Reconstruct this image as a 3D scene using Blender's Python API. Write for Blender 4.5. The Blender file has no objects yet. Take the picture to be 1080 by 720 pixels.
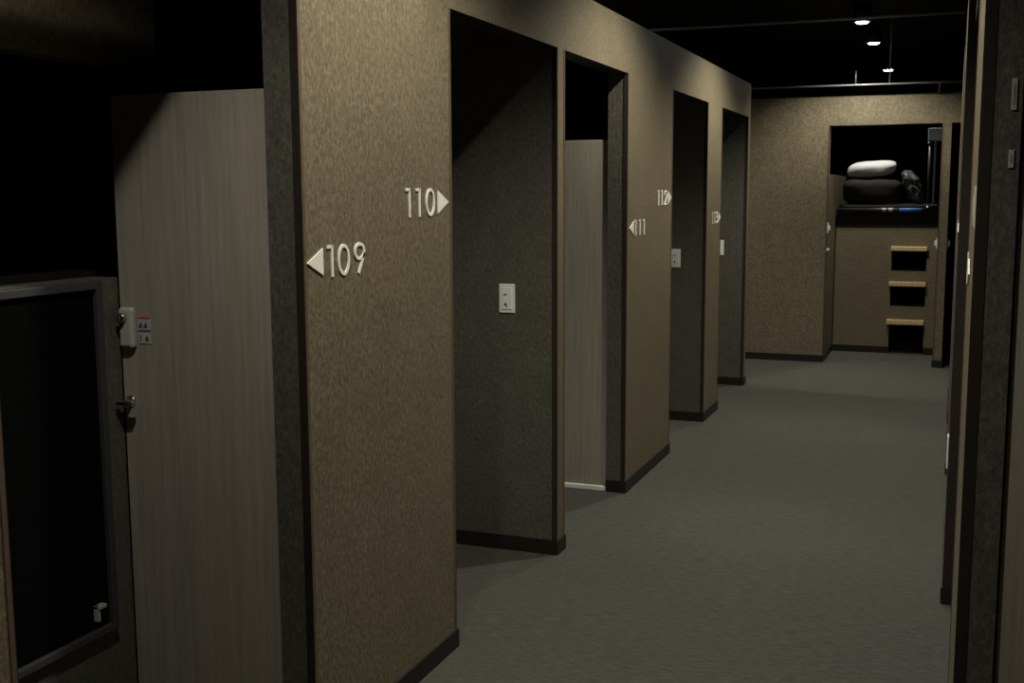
import bpy, bmesh, math, random
from mathutils import Vector, Matrix, noise

random.seed(7)
scene = bpy.context.scene
COL = scene.collection

# ------------------------------------------------------------------ measurements (metres)
XL = -1.49          # corridor face of the left wall
XLB = -1.588        # its inner face
XB = -2.072         # back wall of the alcoves
XR = 0.042          # corridor face of the right wall
H = 2.325           # top of the partitions
HO = 2.0735         # top of the openings
ZC = 2.98           # black ceiling
ZLAMP = 2.83

# ------------------------------------------------------------------ materials
def new_mat(name):
    m = bpy.data.materials.new(name); m.use_nodes = True
    nt = m.node_tree; nt.nodes.clear()
    out = nt.nodes.new('ShaderNodeOutputMaterial')
    b = nt.nodes.new('ShaderNodeBsdfPrincipled')
    nt.links.new(b.outputs[0], out.inputs[0])
    return m, nt, b

def coords(nt, scale=(1, 1, 1)):
    tc = nt.nodes.new('ShaderNodeTexCoord'); mp = nt.nodes.new('ShaderNodeMapping')
    mp.inputs['Scale'].default_value = scale
    nt.links.new(tc.outputs['Object'], mp.inputs[0])
    return mp.outputs[0]

def noise_node(nt, vec, scale, detail=2.0, rough=.5):
    n = nt.nodes.new('ShaderNodeTexNoise')
    n.inputs['Scale'].default_value = scale; n.inputs['Detail'].default_value = detail
    n.inputs['Roughness'].default_value = rough
    nt.links.new(vec, n.inputs['Vector']); return n.outputs['Fac']

def ramp(nt, fac, stops):
    r = nt.nodes.new('ShaderNodeValToRGB'); el = r.color_ramp.elements
    while len(el) < len(stops): el.new(.5)
    for e, (p, c) in zip(el, stops): e.position = p; e.color = (*c, 1)
    nt.links.new(fac, r.inputs[0]); return r.outputs[0]

def mixc(nt, fac, a, b, mode='MIX'):
    n = nt.nodes.new('ShaderNodeMix'); n.data_type = 'RGBA'; n.blend_type = mode
    if isinstance(fac, float): n.inputs[0].default_value = fac
    else: nt.links.new(fac, n.inputs[0])
    nt.links.new(a, n.inputs[6]); nt.links.new(b, n.inputs[7]); return n.outputs[2]

def bump(nt, b, h, strength, dist):
    n = nt.nodes.new('ShaderNodeBump'); n.inputs['Strength'].default_value = strength
    n.inputs['Distance'].default_value = dist
    nt.links.new(h, n.inputs['Height']); nt.links.new(n.outputs[0], b.inputs['Normal'])

def plain(name, col, rough=.5, metal=0., var=.12, nscale=40., spec=.5):
    m, nt, b = new_mat(name)
    v = coords(nt); f = noise_node(nt, v, nscale, 3)
    lo = tuple(c * (1 - var) for c in col); hi = tuple(min(1, c * (1 + var)) for c in col)
    nt.links.new(ramp(nt, f, [(.3, lo), (.7, hi)]), b.inputs['Base Color'])
    b.inputs['Roughness'].default_value = rough; b.inputs['Metallic'].default_value = metal
    b.inputs['Specular IOR Level'].default_value = spec
    return m

def wallpaper(name, WALL_LO, WALL_MID, WALL_HI):
    m, nt, b = new_mat(name)
    v = coords(nt)
    f1 = noise_node(nt, coords(nt, (1, 1, .6)), 88, 3, .6)
    vs = coords(nt, (1, 1, .45)); f2 = noise_node(nt, vs, 210, 2, .6)
    f3 = noise_node(nt, v, 9, 2)
    c1 = ramp(nt, f1, [(.32, WALL_LO), (.5, WALL_MID), (.70, WALL_HI)])
    c2 = ramp(nt, f2, [(.36, (.78, .78, .78)), (.66, (1.18, 1.18, 1.18))])
    c = mixc(nt, 1.0, c1, c2, 'MULTIPLY')
    c3 = ramp(nt, f3, [(.3, (.93, .93, .93)), (.7, (1.06, 1.05, 1.04))])
    c = mixc(nt, 1.0, c, c3, 'MULTIPLY')
    nt.links.new(c, b.inputs['Base Color'])
    b.inputs['Roughness'].default_value = .40
    b.inputs['Specular IOR Level'].default_value = .42
    bump(nt, b, f1, .5, .004)
    return m

def carpet():
    m, nt, b = new_mat('grey_carpet_tiles')
    vx = coords(nt, (1, 7, 1)); vy = coords(nt, (7, 1, 1)); v = coords(nt)
    fx = noise_node(nt, vx, 16, 4, .75); fy = noise_node(nt, coords(nt, (1.2, 6, 1)), 21, 4, .75)
    ck = nt.nodes.new('ShaderNodeTexChecker'); ck.inputs['Scale'].default_value = 2.0
    nt.links.new(v, ck.inputs['Vector'])
    mx = nt.nodes.new('ShaderNodeMix'); mx.data_type = 'FLOAT'
    nt.links.new(ck.outputs['Fac'], mx.inputs[0]); nt.links.new(fx, mx.inputs[2]); nt.links.new(fy, mx.inputs[3])
    fine = noise_node(nt, v, 260, 2, .7)
    c = ramp(nt, mx.outputs[0], [(.30, (.042, .0405, .0335)), (.5, (.066, .064, .0535)), (.70, (.098, .096, .080))])
    c2 = ramp(nt, fine, [(.3, (.72, .72, .72)), (.7, (1.25, 1.25, 1.25))])
    c = mixc(nt, 1.0, c, c2, 'MULTIPLY')
    br = nt.nodes.new('ShaderNodeTexBrick')           # 50 cm tile joints and tile-to-tile tone
    br.offset = 0; br.inputs['Scale'].default_value = 1
    br.inputs['Brick Width'].default_value = .5; br.inputs['Row Height'].default_value = .5
    br.inputs['Mortar Size'].default_value = .003
    br.inputs['Color1'].default_value = (.96, .95, .97, 1); br.inputs['Color2'].default_value = (1.03, 1.03, 1.0, 1)
    br.inputs['Mortar'].default_value = (.95, .95, .95, 1)
    nt.links.new(v, br.inputs['Vector'])
    c = mixc(nt, 1.0, c, br.outputs['Color'], 'MULTIPLY')
    nt.links.new(c, b.inputs['Base Color'])
    b.inputs['Roughness'].default_value = .95; b.inputs['Specular IOR Level'].default_value = .15
    bump(nt, b, fine, .5, .004)
    return m

def laminate(name, lo, mid, hi):
    m, nt, b = new_mat(name)
    v = coords(nt, (1, 1, .035)); f = noise_node(nt, v, 75, 4, .65)
    v2 = coords(nt, (1, 1, .02)); g = noise_node(nt, v2, 9, 2)
    c = ramp(nt, f, [(.33, lo), (.5, mid), (.68, hi)])
    c2 = ramp(nt, g, [(.3, (.90, .91, .95)), (.7, (1.08, 1.06, 1.00))])
    nt.links.new(mixc(nt, 1.0, c, c2, 'MULTIPLY'), b.inputs['Base Color'])
    b.inputs['Roughness'].default_value = .5; b.inputs['Specular IOR Level'].default_value = .3
    return m

def emit(name, col, strength):
    m, nt, b = new_mat(name)
    b.inputs['Base Color'].default_value = (.8, .8, .8, 1)
    b.inputs['Emission Color'].default_value = (*col, 1); b.inputs['Emission Strength'].default_value = strength
    return m

M = {
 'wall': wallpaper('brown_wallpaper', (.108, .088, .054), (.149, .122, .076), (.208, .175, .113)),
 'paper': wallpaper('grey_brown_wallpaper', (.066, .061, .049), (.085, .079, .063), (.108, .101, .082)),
 'carpet': carpet(),
 'door': laminate('beige_wood_laminate', (.232, .207, .168), (.268, .241, .196), (.304, .276, .228)),
 'tread': laminate('pale_wood', (.44, .31, .14), (.56, .41, .20), (.66, .50, .27)),
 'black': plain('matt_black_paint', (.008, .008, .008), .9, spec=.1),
 'base': plain('dark_vinyl_base', (.014, .012, .010), .45, spec=.3),
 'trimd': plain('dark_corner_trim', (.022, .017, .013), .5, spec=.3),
 'trimf': plain('brown_corner_trim', (.105, .070, .045), .45, spec=.4),
 'sign': plain('ivory_acrylic', (.80, .77, .66), .4, var=.02),
 'plate': plain('white_plastic', (.72, .72, .66), .4, var=.02),
 'dull': plain('aged_grey_plastic', (.34, .33, .28), .45, var=.05),
 'mark': plain('dark_print', (.06, .06, .06), .6),
 'red': plain('red_print', (.45, .07, .04), .6),
 'blue': plain('blue_print', (.05, .07, .28), .6),
 'chrome': plain('brushed_chrome', (.62, .62, .62), .22, 1.0, var=.04),
 'steel': plain('dull_steel', (.30, .30, .31), .38, 1.0, var=.06),
 'frame': plain('dark_grey_frame', (.038, .038, .040), .42, var=.08),
 'screen': plain('black_screen', (.003, .003, .003), .95, spec=.02),
 'pillow': plain('white_cotton', (.56, .57, .58), .9, var=.04, nscale=70, spec=.1),
 'duvet': plain('charcoal_cotton', (.030, .029, .025), .9, var=.15, nscale=60, spec=.1),
 'cloth': plain('grey_film', (.10, .10, .10), .3, var=.3, nscale=30),
 'blueglint': plain('blue_reflection_colour', (.10, .30, .85), .3, 0., var=.05),  # colour of the painted blue reflection on the bunk rail
 'greybox': plain('slate_grey_stand_in', (.16, .18, .22), .5, var=.06),
 'can': plain('black_metal_can', (.012, .012, .012), .5, .0, spec=.3),
 'lamp': emit('lamp_glow', (.93, .97, 1.0), 30.),
 'pipe': plain('grey_conduit', (.30, .30, .31), .4, .5, var=.06),
}

# ------------------------------------------------------------------ mesh helpers
class MB:
    def __init__(self, *mats): self.bm = bmesh.new(); self.mats = list(mats)
    def box(self, x0, x1, y0, y1, z0, z1, mi=0, bev=0., seg=2):
        b2 = bmesh.new()
        vs = [b2.verts.new((x, y, z)) for x in (x0, x1) for y in (y0, y1) for z in (z0, z1)]
        for q in ((0, 1, 3, 2), (4, 6, 7, 5), (0, 4, 5, 1), (2, 3, 7, 6), (0, 2, 6, 4), (1, 5, 7, 3)):
            b2.faces.new([vs[i] for i in q])
        bmesh.ops.recalc_face_normals(b2, faces=b2.faces)
        if bev: bmesh.ops.bevel(b2, geom=b2.edges[:], offset=bev, segments=seg, affect='EDGES', profile=.5)
        self._merge(b2, mi, bev > 0); return self
    def _merge(self, b2, mi, smooth=False):
        me = bpy.data.meshes.new('tmp')
        for f in b2.faces: f.material_index = mi
        b2.to_mesh(me); b2.free()
        n0 = len(self.bm.faces)
        self.bm.from_mesh(me); bpy.data.meshes.remove(me)
    def tube(self, p0, p1, r, mi=0, n=14, r2=None):
        p0, p1 = Vector(p0), Vector(p1); d = p1 - p0
        b2 = bmesh.new()
        bmesh.ops.create_cone(b2, cap_ends=True, segments=n, radius1=r, radius2=r if r2 is None else r2, depth=d.length)
        bmesh.ops.transform(b2, matrix=Matrix.Translation((p0 + p1) / 2) @ d.to_track_quat('Z', 'Y').to_matrix().to_4x4(), verts=b2.verts)
        for f in b2.faces: f.smooth = len(f.verts) == 4
        self._merge(b2, mi); return self
    def ribbon(self, pts, w, fn, depth, closed=False, mi=0):
        """flat stroke of width w along 2-D pts; fn(u, v, t) -> world; t from 0 (wall) to depth"""
        n = len(pts); L = []; R = []
        for i in range(n):
            a = pts[(i - 1) % n] if closed or i > 0 else pts[i]
            c = pts[(i + 1) % n] if closed or i < n - 1 else pts[i]
            tx, ty = c[0] - a[0], c[1] - a[1]; l = math.hypot(tx, ty)
            nx, ny = -ty / l, tx / l
            k = 1.
            if (closed or 0 < i < n - 1):
                bx, by = pts[i][0] - a[0], pts[i][1] - a[1]; lb = math.hypot(bx, by)
                k = 1 / max(.45, abs((-by / lb) * nx + (bx / lb) * ny))
            L.append((pts[i][0] + nx * w / 2 * k, pts[i][1] + ny * w / 2 * k)); R.append((pts[i][0] - nx * w / 2 * k, pts[i][1] - ny * w / 2 * k))
        b2 = bmesh.new()
        V = [[b2.verts.new(fn(p[0], p[1], t)) for p in S] for S in (L, R) for t in (depth, 0)]
        lf, lb_, rf, rb = V
        m = n if closed else n - 1
        for i in range(m):
            j = (i + 1) % n
            b2.faces.new((lf[i], lf[j], rf[j], rf[i])); b2.faces.new((lb_[j], lb_[i], rb[i], rb[j]))
            b2.faces.new((lb_[i], lb_[j], lf[j], lf[i])); b2.faces.new((rf[i], rf[j], rb[j], rb[i]))
        if not closed:
            for i in (0, n - 1): b2.faces.new((lf[i], rf[i], rb[i], lb_[i]))
        bmesh.ops.recalc_face_normals(b2, faces=b2.faces)
        self._merge(b2, mi); return self
    def poly(self, pts, fn, depth, mi=0):
        b2 = bmesh.new()
        f = [b2.verts.new(fn(u, v, depth)) for u, v in pts]; k = [b2.verts.new(fn(u, v, 0)) for u, v in pts]
        b2.faces.new(f); b2.faces.new(k[::-1]); n = len(pts)
        for i in range(n): b2.faces.new((f[i], k[i], k[(i + 1) % n], f[(i + 1) % n]))
        bmesh.ops.recalc_face_normals(b2, faces=b2.faces)
        self._merge(b2, mi); return self
    def build(self, name, parent=None, origin=(0, 0, 0), label=None):
        me = bpy.data.meshes.new(name); o = Vector(origin)
        for v in self.bm.verts: v.co -= o
        self.bm.to_mesh(me); self.bm.free()
        for m in self.mats: me.materials.append(M[m])
        ob = bpy.data.objects.new(name, me); COL.objects.link(ob)
        if parent is not None:
            ob.parent = parent; ob.location = o - parent.location   # parents are unrotated
        else: ob.location = o
        if label: ob['label'] = label
        return ob

def world_loc(ob):
    v = Vector(ob.location)
    while ob.parent is not None: ob = ob.parent; v += ob.location
    return v
_build = MB.build
def build2(self, name, parent=None, origin=None, label=None):
    if parent is None: return _build(self, name, None, origin or (0, 0, 0), label)
    w = world_loc(parent); ob = _build(self, name, None, tuple(origin or w), label)
    ob.parent = parent; ob.location = Vector(origin or w) - w
    return ob
MB.build = build2

def struct(o): o['kind'] = 'structure'; return o
def tag(o, label, cat, group=None):
    o['label'] = label; o['category'] = cat
    if group: o['group'] = group
    return o
def thing(name, loc, label, cat, group=None):
    o = bpy.data.objects.new(name, None); COL.objects.link(o); o.location = loc; o.empty_display_size = .05
    return tag(o, label, cat, group)

# ------------------------------------------------------------------ shell
struct(MB('carpet').box(-5.2, 2.2, -3.2, 15.2, -.06, 0).build('floor'))
struct(MB('black').box(-5.2, 2.2, -3.2, 15.2, ZC, ZC + .08).build('ceiling'))
struct(MB('black').box(-5.2, 2.2, 15.2, 15.3, 0, ZC).build('wall_far'))
struct(MB('wall').box(-5.2, 2.2, -3.3, -3.2, 0, ZC).build('wall_near'))
struct(MB('black').box(-5.3, -5.2, -3.2, 15.2, 0, ZC).build('wall_outer_left'))
struct(MB('black').box(2.2, 2.3, -3.2, 15.2, 0, ZC).build('wall_outer_right'))

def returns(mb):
    '''jambs and returns (faces along y) get the greyer, darker colour'''
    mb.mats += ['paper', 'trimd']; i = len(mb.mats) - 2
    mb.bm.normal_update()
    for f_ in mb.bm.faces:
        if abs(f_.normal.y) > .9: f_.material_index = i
        elif f_.normal.z < -.9: f_.material_index = i + 1      # undersides of the openings: shade put in as dark colour
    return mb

# left corridor wall: pillars and the continuous header over the openings
HO9 = 2.21
E0, E1, E2, E3, E4, E5, E6, E7, E8, E9 = 2.4156, 3.3087, 4.34, 4.4338, 5.3907, 6.3377, 7.3083, 7.7874, 8.8268, 8.93
SN = 1.44
w = MB('wall')
for a, b in ((.48, SN), (E0, E1), (E4, E5), (E6, E7)): w.box(XLB, XL, a, b, 0, H)
w.box(XLB, XL, -3.2, -.5, 0, H)
for a, b, z in ((-.5, .48, HO), (SN, E0, HO9), (E1, E2, HO), (E3, E4, HO), (E5, E6, HO), (E7, E8, HO)): w.box(XLB, XL, a, b, z, H)
w.box(XLB, XL, E2, E3, 0, H); w.box(XLB, XL, E8, E9, 0, H)
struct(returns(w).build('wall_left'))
# partitions that run back from the corridor wall
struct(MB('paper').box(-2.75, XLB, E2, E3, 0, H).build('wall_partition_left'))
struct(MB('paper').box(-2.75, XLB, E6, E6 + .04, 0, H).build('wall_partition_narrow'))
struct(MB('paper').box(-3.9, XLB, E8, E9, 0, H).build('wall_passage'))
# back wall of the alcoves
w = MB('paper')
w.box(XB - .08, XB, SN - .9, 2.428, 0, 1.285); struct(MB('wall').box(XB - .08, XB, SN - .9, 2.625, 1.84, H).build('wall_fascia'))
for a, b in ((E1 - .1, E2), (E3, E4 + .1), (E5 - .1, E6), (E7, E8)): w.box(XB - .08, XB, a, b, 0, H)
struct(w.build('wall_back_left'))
# unlit capsule shells between the alcoves
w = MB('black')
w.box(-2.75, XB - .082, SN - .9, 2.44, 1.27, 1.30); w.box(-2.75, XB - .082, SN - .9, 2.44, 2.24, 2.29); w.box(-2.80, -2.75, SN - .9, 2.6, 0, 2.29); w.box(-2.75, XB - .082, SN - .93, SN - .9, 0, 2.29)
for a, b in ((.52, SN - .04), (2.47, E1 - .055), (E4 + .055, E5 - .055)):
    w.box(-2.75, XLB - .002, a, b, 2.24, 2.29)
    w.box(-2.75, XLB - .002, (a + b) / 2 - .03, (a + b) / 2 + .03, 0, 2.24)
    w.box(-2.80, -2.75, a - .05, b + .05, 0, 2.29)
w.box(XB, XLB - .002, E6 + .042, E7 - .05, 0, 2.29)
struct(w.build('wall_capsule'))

# end wall with the bunk recess
YE, YB = 10.30, 11.10
w = MB('wall')
w.box(-5.2, -1.036, YE, YE + .12, 0, H)                       # wide pillar
w.box(-1.156, -1.036, YE + .12, YB + 1.4, 0, 1.66)            # its return into the recess
w.box(-1.036, -.118, YE, YE + .12, HO, H)
w.box(-.118, -.045, YE, YE + .12, 0, H)                       # narrow post
w.box(-.045, .25, YE, YE + .12, HO, H)
w.box(.25, 2.2, YE, YE + .12, 0, H)
struct(w.build('wall_end'))
w = MB('black')
w.box(-.118, -.045, YE + .12, YB + 1.4, 0, H)
w.box(-1.36, -.118, YB + 1.4, YB + 1.46, 0, H)
w.box(-1.36, -.118, 11.60, YB + 1.4, 2.17, 2.21)
w.box(-.045, 2.2, YB + .2, YB + .26, 0, H)
struct(w.build('wall_recess'))
struct(MB('screen').box(-1.36, -1.30, YE + .12, YB + 1.4, 1.66, H).build('wall_recess_upper'))

# right side: mirrored alcoves
TR = .072
w = MB('wall')
w.box(XR, XR + TR, E0, E1, 0, H); w.box(XR, XR + TR, E1, 4.30, HO, H)
w.box(XR, XR + TR, -3.2, -.6, 0, H); w.box(XR, XR + TR, -.6, E0, HO, H)
XR2 = .020
for a, b in ((4.30, 5.3), (6.35, 7.3), (7.8, 8.9)): w.box(XR2, XR2 + .12, a, b, 0, H)
for a, b in ((5.3, 6.35), (7.3, 7.8)): w.box(XR2, XR2 + .12, a, b, HO, H)
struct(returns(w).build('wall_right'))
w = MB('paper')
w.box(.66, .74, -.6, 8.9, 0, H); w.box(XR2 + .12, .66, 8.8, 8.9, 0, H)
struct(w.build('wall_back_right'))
w = MB('black')
w.box(XR + TR + .002, .66, E0 + .06, E1 - .06, 2.24, 2.29); w.box(XR + TR + .002, .66, 2.85, 2.88, 0, 2.24); w.box(XR2 + .122, .66, 4.30, 4.36, 0, H)
struct(w.build('wall_capsule_right'))

# baseboards
BH, BT = .062, .007
def board(mb, x0, x1, y0, y1): mb.box(x0, x1, y0, y1, 0, BH, 0)
w = MB('base')
for a, b in ((.48, SN), (E0, E1), (E2, E3), (E4, E5), (E6, E7), (E8, E9)):
    board(w, XL, XL + BT, a - BT, b + BT)
    board(w, XLB, XL, a - BT, a); board(w, XLB, XL, b, b + BT)
for y in (E2, E8): board(w, XB, XLB, y - BT, y)
board(w, XB, XLB, E3, E3 + BT); board(w, -3.9, XLB, E9, E9 + BT)
board(w, XB, XLB, E6 - BT, E6)
struct(w.build('baseboard_left'))
w = MB('base')
for a, b in ((E1 + BT, E2 - BT), (E3 + BT, E4 + .04), (E5 + BT, E6 - BT), (E7 + BT, E8 - BT), (SN + BT, 2.45)): board(w, XB, XB + BT, a, b)
struct(w.build('baseboard_alcove'))
w = MB('base')
board(w, -5.2, -1.036 + BT, YE - BT, YE); board(w, -1.036, -1.036 + BT, YE, YB)
board(w, -.118 - BT, -.045 + BT, YE - BT, YE); board(w, -.118 - BT, -.118, YE, YB); board(w, .25, 2.2, YE - BT, YE)
struct(w.build('baseboard_end'))
w = MB('base')
board(w, XR - BT, XR, E0, E1); board(w, XR - BT, XR + TR, E0 - BT, E0); board(w, XR - BT, XR + TR, E1, E1 + BT)
for a, b in ((4.30, 5.3), (6.35, 7.3), (7.8, 8.9)): board(w, XR2 - BT, XR2, a - BT, b); board(w, XR2, XR2 + .12, a - BT, a)
struct(w.build('baseboard_right'))

# corner trims of the openings: dark bead on the jamb, brown bead on the face
def corner_trim(n, y, s, x=XL, ztop=HO, sx=1, jw=.021):
    """s=+1: the opening lies on the +y side of edge y"""
    t = .002; m = MB('trimd', 'trimf')
    jx0, jx1 = sorted((x - sx * jw, x + sx * t)); jy0, jy1 = sorted((y, y + s * t))
    m.box(jx0, jx1, jy0, jy1, BH, ztop, 0)
    fy0, fy1 = sorted((y - s * .011, y)); fx0, fx1 = sorted((x, x + sx * t))
    m.box(fx0, fx1, fy0, fy1, BH, ztop, 1)
    struct(m.build('trim_%d' % n))
n = 1
for y, s in ((SN, 1), (E0, -1), (E1, 1), (E2, -1), (E3, 1), (E4, -1), (E5, 1), (E6, -1), (E7, 1), (E8, -1)):
    corner_trim(n, y, s, ztop=HO9 if n < 3 else HO); n += 1
corner_trim(n, E0, -1, XR, HO, -1); n += 1
corner_trim(n, 4.30, -1, XR2, H - .002, -1, .06); n += 1  # wide dark strip puts the unlit jamb's shade into the colour
corner_trim(n, E1, 1, XR, HO, -1); n += 1
def end_trim(n, x, s):
    m = MB('trimd', 'trimf'); t = .002
    a, b = sorted((x, x + s * t)); m.box(a, b, YE - t, YE + .03, BH, HO, 0)
    a, b = sorted((x - s * .011, x)); m.box(a, b, YE - t, YE, BH, HO, 1)
    struct(m.build('trim_%d' % n))
end_trim(n, -1.036, 1); n += 1
end_trim(n, -.118, -1); n += 1

# ------------------------------------------------------------------ doors
def door(num, x0, x1, y, s, sill=False):
    """leaf with its face at y, looking along s*y"""
    a, b = sorted((y, y - s * .036))
    d = struct(MB('door').box(x0, x1, a, b, .03, 1.76, 0, .002, 1).build('door_%d' % num, None, ((x0 + x1) / 2, (a + b) / 2, .03)))
    if sill:
        k = MB('plate'); k.box(x0, x1, a - .012, b, .0, .026, 0, .003, 1)
        struct(k.build('trim_%d' % (40 + num)))
    return d
d9 = door(1, XB + .004, XLB - .003, E0 + .012, -1)
d11 = door(2, XB + .004, XLB - .003, E4 + .012, -1, True)
door(3, XB + .004, XLB - .003, E1 - .012, 1)
door(4, XB + .004, XLB - .003, E5 - .012, 1)
door(5, XB + .004, XLB - .003, E7 - .012, 1)
door(6, XR + TR + .004, .655, E0 + .012, -1)
door(7, XR + TR + .004, .655, E1 - .012, 1)

# lock, notice and handle on the first door
yd = E0 + .012
lk = MB('dull'); lk.box(-2.0580, -2.0130, yd - .022, yd, 1.098, 1.206, 0, .009, 3)
lk = lk.build('lock_box', d9, (-2.0360, yd - .011, 1.15), 'grey plastic lock box at the free edge')
kn = MB('chrome', 'mark')
kn.tube((-2.0400, yd - .036, 1.18), (-2.0400, yd - .022, 1.18), .012, 0, 20).box(-2.0430, -2.0370, yd - .038, yd - .036, 1.172, 1.188, 1)
kn.build('lock_knob', lk, None, 'round silver lock knob')
ks = MB('mark').box(-2.0540, -2.0470, yd - .0235, yd - .022, 1.155, 1.165, 0).box(-2.0480, -2.0230, yd - .0235, yd - .022, 1.103, 1.107, 0)
ks.build('key_slot', lk, None, 'small dark slots on the lock box')
st = MB('dull').box(-2.0090, -1.9690, yd - .002, yd, 1.110, 1.182)
st = st.build('notice_sticker', d9, (-1.9890, yd - .001, 1.14), 'small white notice with a red top edge and blue middle line')
pr = MB('red', 'blue', 'mark'); y0, y1 = yd - .003, yd - .002
pr.box(-2.0090, -1.9690, y0, y1, 1.177, 1.182, 0).box(-2.0090, -1.9690, y0, y1, 1.142, 1.147, 1)
for x, z in ((-2.0020, 1.158), (-1.9860, 1.158), (-1.9830, 1.123)):
    pr.poly([(x - .005, z - .006), (x + .006, z - .006), (x + .007, z + .002), (x + .002, z + .009), (x - .003, z + .003)], lambda u, v, t: (u, y1 - t, v), .001, 2)
pr.poly([(-2.0040, 1.116), (-2.0000, 1.116), (-2.0000, 1.134), (-2.0040, 1.134)], lambda u, v, t: (u, y1 - t, v), .001, 2)
pr.build('printed_icons', st)
hd = MB('chrome')
hd.tube((-2.0440, yd - .004, .952), (-2.0440, yd, .952), .015, 0, 24)
hd.tube((-2.0440, yd - .036, .952), (-2.0440, yd - .002, .952), .009, 0, 16)
hd.box(-2.0580, -2.0020, yd - .050, yd - .030, .946, .961, 0, .005, 3)
hd.build('door_handle', d9, (-2.0360, yd - .02, .952), 'short silver lever handle')

# ------------------------------------------------------------------ hatch in the back of the first alcove
cx = XB
hy0, hy1, hz0, hz1 = 1.60, 2.343, .345, 1.283
ht = thing('capsule_hatch', (cx, (hy0 + hy1) / 2, hz0), 'black capsule hatch in a dark grey frame, left of the lit wooden door', 'hatch')
f = MB('frame'); t = .022; dx = .024
f.box(cx, cx + dx, hy0, hy0 + t, hz0, hz1, 0, .003).box(cx, cx + dx, hy1 - t, hy1, hz0, hz1, 0, .003)
f.box(cx, cx + dx, hy0 + t, hy1 - t, hz1 - t, hz1, 0, .003).box(cx, cx + dx, hy0 + t, hy1 - t, hz0, hz0 + t, 0, .003)
f.build('hatch_frame', ht)
p = MB('screen').box(cx + .001, cx + .010, hy0 + t, hy1 - t, hz0 + t, hz1 - t)
p.build('screen_panel', ht)
l = MB('plate')
l.box(cx + .010, cx + .026, 2.262, 2.272, hz0 + .045, hz0 + .088, 0, .002).box(cx + .010, cx + .030, 2.262, 2.292, hz0 + .078, hz0 + .088, 0, .002)
l.mats[0] = 'dull'
l.build('latch', ht, None, 'small pale hook-shaped latch at the lower corner')

# ------------------------------------------------------------------ room number signs
def ell(cu, cv, a, b, n=28, a0=0, a1=2 * math.pi):
    return [(cu + a * math.cos(a0 + (a1 - a0) * i / n), cv + b * math.sin(a0 + (a1 - a0) * i / n)) for i in range(n + (0 if a1 - a0 > 6.28 else 1))]
def digit(ch):
    """strokes in a box of height 1; returns [(pts, closed)], width"""
    if ch == '1': return [([(0, .945), (.30, .945)], False), ([(.30, 1.0), (.30, 0)], False)], .36
    if ch == '0': return [(ell(.38, .5, .32, .445), True)], .76
    if ch == '9': return [(ell(.37, .715, .305, .235), True), ([(.665, .67), (.58, .47), (.28, .0)], False)], .74
    if ch == '2': return [([(.07, .68)] + ell(.39, .72, .31, .225, 16, math.pi * .97, -math.pi * .14) + [(.62, .54), (.07, .055), (.74, .055)], False)], .78
    if ch == '3': return [(ell(.36, .735, .29, .21, 16, math.pi * .85, -math.pi * .42), False), ([(.32, .53)] + ell(.36, .285, .33, .235, 16, math.pi * .42, -math.pi * .85), False)], .74

def sign(y0, y1, zc, hgt, text, arrow, label, x=XL, sx=1, wst=.0088):
    """text spans y0..y1 (arrow included); arrow 'L' or 'R' as read from the corridor"""
    t = thing('room_number_sign', (x, (y0 + y1) / 2, zc - hgt / 2), label, 'sign', 'room numbers on the left wall' if sx > 0 else 'room numbers on the right wall')
    dep = .0035
    U0 = y0 if sx > 0 else y1
    fn = lambda u, v, tt: (x + sx * tt, U0 + sx * u, zc - hgt / 2 + v)
    W = y1 - y0; aw = hgt * .92; ah = hgt * .83
    tw = W - aw - hgt * .26
    if arrow == 'L': tri = [(0, hgt * .5), (aw, hgt * .5 - ah / 2), (aw, hgt * .5 + ah / 2)]; u0 = aw + hgt * .26
    else: tri = [(W, hgt * .5), (W - aw, hgt * .5 + ah / 2), (W - aw, hgt * .5 - ah / 2)]; u0 = 0
    MB('sign').poly(tri, fn, dep).build('arrow', t)
    ds = [digit(c) for c in text]; sw = sum(d[1] for d in ds)
    gap = (tw / hgt - sw) / max(1, len(ds) - 1) if len(ds) > 1 else 0
    u = u0
    for strokes, wd in ds:
        m = MB('sign')
        for pts, cl in strokes: m.ribbon([(u + a * hgt, b * hgt) for a, b in pts], wst, fn, dep, cl)
        m.build('digit', t); u += (wd + gap) * hgt
    return t
sign(2.430, 2.729, 1.331, .083, '109', 'L', 'ivory room number 109 with an arrow pointing left to the nearest alcove')
sign(2.980, 3.280, 1.476, .085, '110', 'R', 'ivory room number 110 with an arrow pointing right, on the nearest pillar')
sign(5.440, 5.730, 1.328, .080, '111', 'L', 'ivory room number 111 with an arrow pointing left, on the second wide pillar')
sign(6.005, 6.318, 1.476, .082, '112', 'R', 'ivory room number 112 with an arrow pointing right, on the second wide pillar')
sign(7.480, 7.778, 1.335, .080, '113', 'R', 'small far room number 113 with an arrow pointing right, on the narrow pillar')
sign(2.45, 2.72, 1.470, .085, '11', 'L', 'ivory room number seen edge on, higher of two on the near right wall', XR, -1)
sign(2.98, 3.24, 1.300, .082, '1', 'R', 'ivory arrow sign seen edge on, lower of two on the near right wall', XR, -1)
sign(4.75, 4.98, 1.345, .080, '1', 'R', 'thin pale number sign far down the dark right wall', XR2, -1)

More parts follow.
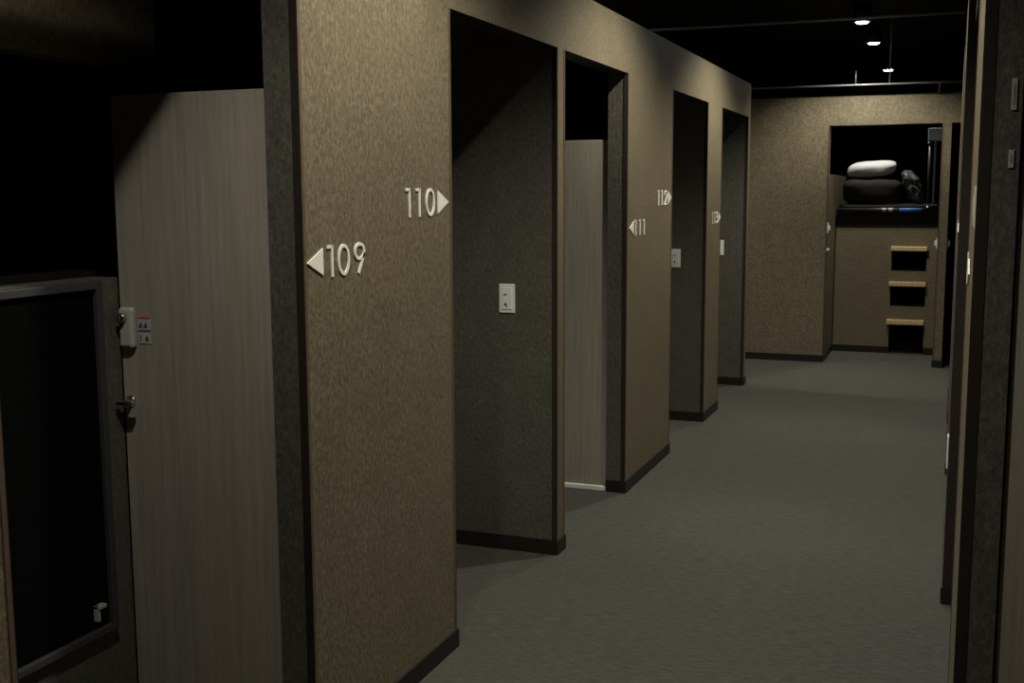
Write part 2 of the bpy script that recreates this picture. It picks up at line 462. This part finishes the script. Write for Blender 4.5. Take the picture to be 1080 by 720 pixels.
# ------------------------------------------------------------------ switch plates on the alcove partitions
def switch_plate(x0, y, z0, label, name='switch_plate'):
    """70 x 120 mm plate on a wall face looking towards -y"""
    o = thing(name, (x0 + .035, y, z0), label, 'switch', 'switch plates in the alcoves')
    MB('plate').box(x0, x0 + .07, y - .007, y, z0, z0 + .12, 0, .003, 2).build('plate', o)
    k = MB('plate').box(x0 + .012, x0 + .058, y - .011, y - .006, z0 + .014, z0 + .106, 0, .002, 2).build('rocker', o)
    MB('mark').box(x0 + .020, x0 + .038, y - .0118, y - .011, z0 + .073, z0 + .077).box(x0 + .024, x0 + .034, y - .0118, y - .011, z0 + .080, z0 + .082).build('slot', k)
    MB('mark').poly([(x0 + .023, z0 + .034), (x0 + .029, z0 + .030), (x0 + .038, z0 + .022), (x0 + .036, z0 + .032), (x0 + .033, z0 + .043), (x0 + .027, z0 + .041)],
                    lambda u, v, t: (u, y - .011 - t, v), .0008).build('icon', k)
    return o
switch_plate(-1.741, E2, 1.012, 'white switch plate with two dark marks in the alcove right of number 110')
switch_plate(-1.723, E6, 1.018, 'white switch plate in the dark alcove right of number 112')
switch_plate(-1.727, E8, 1.017, 'white switch plate half hidden in the last alcove, below number 113')
# outlet low on the right wall
o = thing('wall_outlet', (XR2, 4.40, .49), 'pale outlet plate low on the dark right wall', 'outlet')
MB('plate').box(XR2 - .007, XR2, 4.365, 4.435, .49, .61, 0, .003).build('plate', o)
MB('mark').box(XR2 - .008, XR2 - .007, 4.390, 4.394, .555, .567).box(XR2 - .008, XR2 - .007, 4.406, 4.410, .555, .567).build('socket', o)

# ------------------------------------------------------------------ bunk at the end
bk = thing('bunk_bed', (-.58, YB, 0), 'built-in upper bunk with brown side panel and three wooden steps', 'bunk')
BX0, BX1 = -1.028, -.128
sx0, sx1 = -.522, -.215
steps = ((-.530, -.212, .960, 1.002, .770), (-.536, -.214, .633, .676, .440), (-.545, -.220, .276, .322, .070))
w = MB('wall')
w.box(BX0, sx0, YB, YB + .05, 0, 1.17); w.box(sx1, BX1, YB, YB + .05, 0, 1.17)
w.box(sx0, sx1, YB, YB + .05, .300, .440); w.box(sx0, sx1, YB, YB + .05, .655, .770); w.box(sx0, sx1, YB, YB + .05, .985, 1.17)
w.build('side_panel', bk)
for a, b in ((BX0, sx0), (sx1, BX1)): MB('base').box(a, b, YB - BT, YB, 0, BH).build('kick_strip', bk)
w = MB('black')
for a, b in ((.0, .300), (.440, .655), (.770, .985)):
    w.box(sx0 - .02, sx1 + .02, YB + .22, YB + .24, a, b); w.box(sx0 - .02, sx0, YB + .05, YB + .22, a, b); w.box(sx1, sx1 + .02, YB + .05, YB + .22, a, b)
    w.box(sx0 - .02, sx1 + .02, YB + .05, YB + .24, a, a + .012)
w.build('step_niche', bk)
for x0, x1, za, zb, _ in steps:
    MB('tread').box(x0, x1, YB - .06, YB + .05, za, zb, 0, .006, 2).build('step', bk, ((x0 + x1) / 2, YB, za), 'pale wooden step')
MB('base').box(BX0, BX1, YB, YB + 1.38, 1.17, 1.318).build('platform', bk)
ry, rz, rr = YB - .012, 1.336, .017
rl = MB('frame').tube((BX0, ry, rz), (BX1, ry, rz), rr, 0, 24).build('edge_rail', bk, None, 'dark metal edge rail')
MB('blueglint').tube((-.47, ry, rz), (-.28, ry, rz), rr + .001, 0, 24).build('blue_reflection', rl, None, 'blue reflection on the rail, painted as a sleeve')  # blue reflection on the rail, painted as a coloured sleeve
for xa, xb in ((-.620, -.585), (-.565, -.525)): MB('plate').tube((xa, ry, rz), (xb, ry, rz), rr + .001, 0, 24).build('white_reflection', rl, None, 'white reflection on the rail, painted as a sleeve')  # white reflections on the rail, painted as pale sleeves

def soft(name, mat, x0, x1, y0, y1, z0, z1, label, cat, p=3.2, amp=.010, freq=9., seed=0, shear=0., n=40, ridges=0):
    cx_, cy_, cz_ = (x0 + x1) / 2, (y0 + y1) / 2, (z0 + z1) / 2
    bm = bmesh.new(); bmesh.ops.create_uvsphere(bm, u_segments=n, v_segments=n // 2, radius=1)
    for v in bm.verts:
        d = v.co.normalized()
        k = (abs(d.x) ** p + abs(d.y) ** p + abs(d.z) ** p) ** (-1 / p)
        q = d * k
        c = Vector((q.x * (x1 - x0) / 2, q.y * (y1 - y0) / 2, q.z * (z1 - z0) / 2))
        nv = noise.noise(c * freq + Vector((seed, seed * .7, 0)))
        c += d * nv * amp
        if ridges:
            fold = abs(math.sin((c.z / (z1 - z0) + .5) * math.pi * ridges))
            c.x *= 1 - .05 * (1 - fold) ** 2; c.y *= 1 - .10 * (1 - fold) ** 2
        c.x += shear * c.z
        c.z = min(max(c.z, -(z1 - z0) / 2), (z1 - z0) / 2)
        v.co = c
    for f_ in bm.faces: f_.smooth = True
    me = bpy.data.meshes.new(name); bm.to_mesh(me); bm.free(); me.materials.append(M[mat])
    ob = bpy.data.objects.new(name, me); COL.objects.link(ob); ob.location = (cx_, cy_, cz_)
    return tag(ob, label, cat)
soft('mattress', 'duvet', -1.02, -.15, YB + .03, YB + 1.3, 1.319, 1.385, 'thin dark mattress on the upper bunk', 'mattress', 8, .002)
soft('folded_duvet', 'duvet', -1.0, -.47, YB + .06, YB + .50, 1.388, 1.626, 'dark folded duvet under the white pillow', 'duvet', 4.0, .012, 7, 3, 0, 48, 0)
pw = soft('pillow', 'pillow', -.965, -.530, YB + .10, YB + .50, 1.642, 1.792, 'white pillow on top of the folded dark duvet', 'pillow', 3.0, .010, 9, 5, .22, 56)
pw.rotation_euler = (.10, -.05, 0)
soft('plastic_bag', 'cloth', -.44, -.29, YB + .10, YB + .30, 1.388, 1.70, 'crumpled grey plastic bag right of the pillow', 'bag', 2.2, .035, 22, 9, -.36, 64)

for x, y, z0, z1, lab in ((-.225, YB - .03, 1.352, 1.95, 'thin steel grab pole right of the upper bunk'),):
    g = thing('grab_pole', (x, y, z0), lab, 'pole')
    MB('frame').tube((x, y, z0), (x, y, z1), .013, 0, 18).build('pole', g)
    for za in (z0, z1 - .015): MB('chrome').tube((x, y, za), (x, y, za + .015), .024, 0, 18).build('flange', g)
g = thing('lit_patch_box', (-.18, YB - .05, 1.93), 'slate grey box standing in for a lit patch of wall, top right inside the bunk recess', 'box')
MB('greybox').box(-.245, -.128, YB - .10, YB + .02, 1.955, 2.07, 0, .006).build('lit_patch_body', g)  # box added in place of a lit patch of the inner wall
MB('steel').box(-.19, -.17, YB - .06, YB - .045, 1.40, 1.96, 0, .003).build('guide_rail', g)

def catch(x, y, z, s, label, hgt=.05):
    o = thing('metal_catch', (x, y, z), label, 'catch', 'metal catches on the recess posts')
    a, b = sorted((x, x + s * .008)); MB('plate').box(a, b, y - .014, y + .014, z, z + hgt, 0, .001).build('back_plate', o)
    a, b = sorted((x + s * .007, x + s * .024)); MB('plate').box(a, b, y - .008, y + .008, z + hgt * .25, z + hgt * .75, 0, .003).build('tongue', o)
catch(-1.034, YE + .05, 1.145, 1, 'bright metal catch on the left jamb of the bunk recess, upper of two', .09)
catch(-1.034, YE + .05, .985, 1, 'bright metal catch on the left jamb of the bunk recess, lower of two', .03)
catch(-.120, YE + .05, 1.02, -1, 'small metal catch on the narrow post, side facing the wooden steps', .09)
catch(-.043, YE + .05, 1.02, 1, 'small metal catch on the narrow post, side facing the right wall', .09)
# small grey plates in place of unidentified streaks, on the jamb nearest the camera, right
for z, hgt, lab in ((1.655, .06, 'thin grey plate high on the near right jamb'), (1.545, .035, 'small grey plate below the longer one on the near right jamb')):
    o = thing('jamb_plate', (XR + .057, E0, z), lab, 'plate')
    MB('dull').box(XR + .052, XR + .062, E0 - .004, E0, z, z + hgt, 0, .001).build('face_plate', o)
    MB('greybox').box(XR + .055, XR + .059, E0 - .0046, E0 - .004, z + .01, z + hgt - .01).build('plate_inset', o)

# ------------------------------------------------------------------ ceiling: conduits and downlights
c = thing('ceiling_conduit', (-1.2, 9.45, 2.85), 'thin grey conduit crossing the black ceiling before the first visible lamp', 'conduit')
MB('pipe').tube((-2.9, 9.45, 2.85), (1.2, 9.45, 2.85), .015).build('tube', c)
for x in (-2.4, -1.9, .3): MB('can').box(x - .012, x + .012, 9.44, 9.46, 2.84, ZC).build('clamp', c)
c = thing('ceiling_conduit', (-.8, 10.2, 2.40), 'lower grey conduit hanging just over the end wall', 'conduit')
MB('pipe').tube((-3.2, 10.2, 2.412), (1.4, 10.2, 2.392), .008).build('tube', c)
for x in (-.55, -.823):
    MB('pipe').tube((x, 10.2, 2.40), (x, 10.2, 2.52 if x < -.6 else ZC), .006).build('hanger_rod', c)
MB('pipe').tube((-.155, 10.2, 2.392), (-.155, 10.305, 2.31), .006).build('bracket', c)

LAMPS = [(-1.0, 1.3), (-.745, 2.80), (-.745, 5.05), (-.745, 7.35), (-.745, 9.65), (-.745, 11.03), (-.745, 13.48), (-3.2, 9.42), (-.745, -1.75)]
LAMP_LABELS = ['over the corridor beside the nearest alcove', 'over the corridor beside number 110', 'over the corridor beside number 111', 'over the corridor beside number 112',
  'largest and nearest of the three bright lamps in view', 'middle of the three bright lamps in view', 'smallest and farthest of the three bright lamps in view',
  'over the side passage to the left of the end wall', 'over the corridor behind the viewer']
POWER = 252.
LEVEL = [.50, .91, 1.0, 1.08, .74, .58, .9, .7, 1]
for i, ((x, y), lab) in enumerate(zip(LAMPS, LAMP_LABELS)):
    if i == 8: continue
    o = thing('ceiling_downlight', (x, y, ZLAMP), 'round white downlight ' + lab, 'lamp', 'ceiling downlights')
    hs = MB('can'); hs.tube((x, y, ZLAMP + .012), (x, y, ZC), .072, 0, 32)
    hs.build('housing', o)
    MB('lamp').tube((x, y, ZLAMP + .001), (x, y, ZLAMP + .008), .030, 0, 32, .047).tube((x, y, ZLAMP + .008), (x, y, ZLAMP + .015), .047, 0, 32, .054).build('lens', o)
    L = bpy.data.lights.new('downlight', 'SPOT'); L.energy = POWER * LEVEL[i]; L.color = (1.0, .965, .855)
    L.spot_size = math.radians(132); L.spot_blend = .6; L.shadow_soft_size = .045
    L.use_nodes = True; nt = L.node_tree          # photometric profile of the reflector: a little weaker straight down
    em = next(q for q in nt.nodes if q.type == 'EMISSION')
    tc = nt.nodes.new('ShaderNodeTexCoord'); sp_ = nt.nodes.new('ShaderNodeSeparateXYZ'); ab = nt.nodes.new('ShaderNodeMath'); ab.operation = 'ABSOLUTE'
    nt.links.new(tc.outputs['Normal'], sp_.inputs[0]); nt.links.new(sp_.outputs[2], ab.inputs[0])
    nt.links.new(ramp(nt, ab.outputs[0], [(.60, (1, 1, 1)), (.80, (.98, .98, .98)), (.90, (.80, .80, .80)), (1.0, (.58, .58, .58))]), em.inputs['Strength'])
    lo = bpy.data.objects.new('downlight_beam', L); COL.objects.link(lo); lo.parent = o; lo.location = (0, 0, -.002)

wd = bpy.data.worlds.new('world'); scene.world = wd; wd.use_nodes = True
wd.node_tree.nodes['Background'].inputs[0].default_value = (.02, .02, .02, 1); wd.node_tree.nodes['Background'].inputs[1].default_value = .05

# ------------------------------------------------------------------ camera
yaw, pitch, roll, f = .3707, .1297, -.0047, 1193.35
cy, sy, cp, sp, cr, sr = math.cos(yaw), math.sin(yaw), math.cos(pitch), math.sin(pitch), math.cos(roll), math.sin(roll)
fw = Vector((-sy * cp, cy * cp, -sp)); right = Vector((cy, sy, 0)); u2 = Vector((-sy * sp, cy * sp, cp))
R = right * cr + u2 * sr; U = u2 * cr - right * sr
cam = bpy.data.cameras.new('camera'); cam.sensor_width = 36; cam.lens = f * 36 / 1080; cam.clip_start = .02
co = bpy.data.objects.new('camera', cam); COL.objects.link(co)
m = Matrix.Identity(4)
for i in range(3): m[i][0] = R[i]; m[i][1] = U[i]; m[i][2] = -fw[i]
m.translation = (0, 0, 1.5); co.matrix_world = m
scene.camera = co
vs = scene.view_settings
vs.view_transform = 'Standard'; vs.look = 'None'; vs.gamma = 1; vs.use_curve_mapping = False; vs.exposure = 0.0
scene.cycles.max_bounces = 8
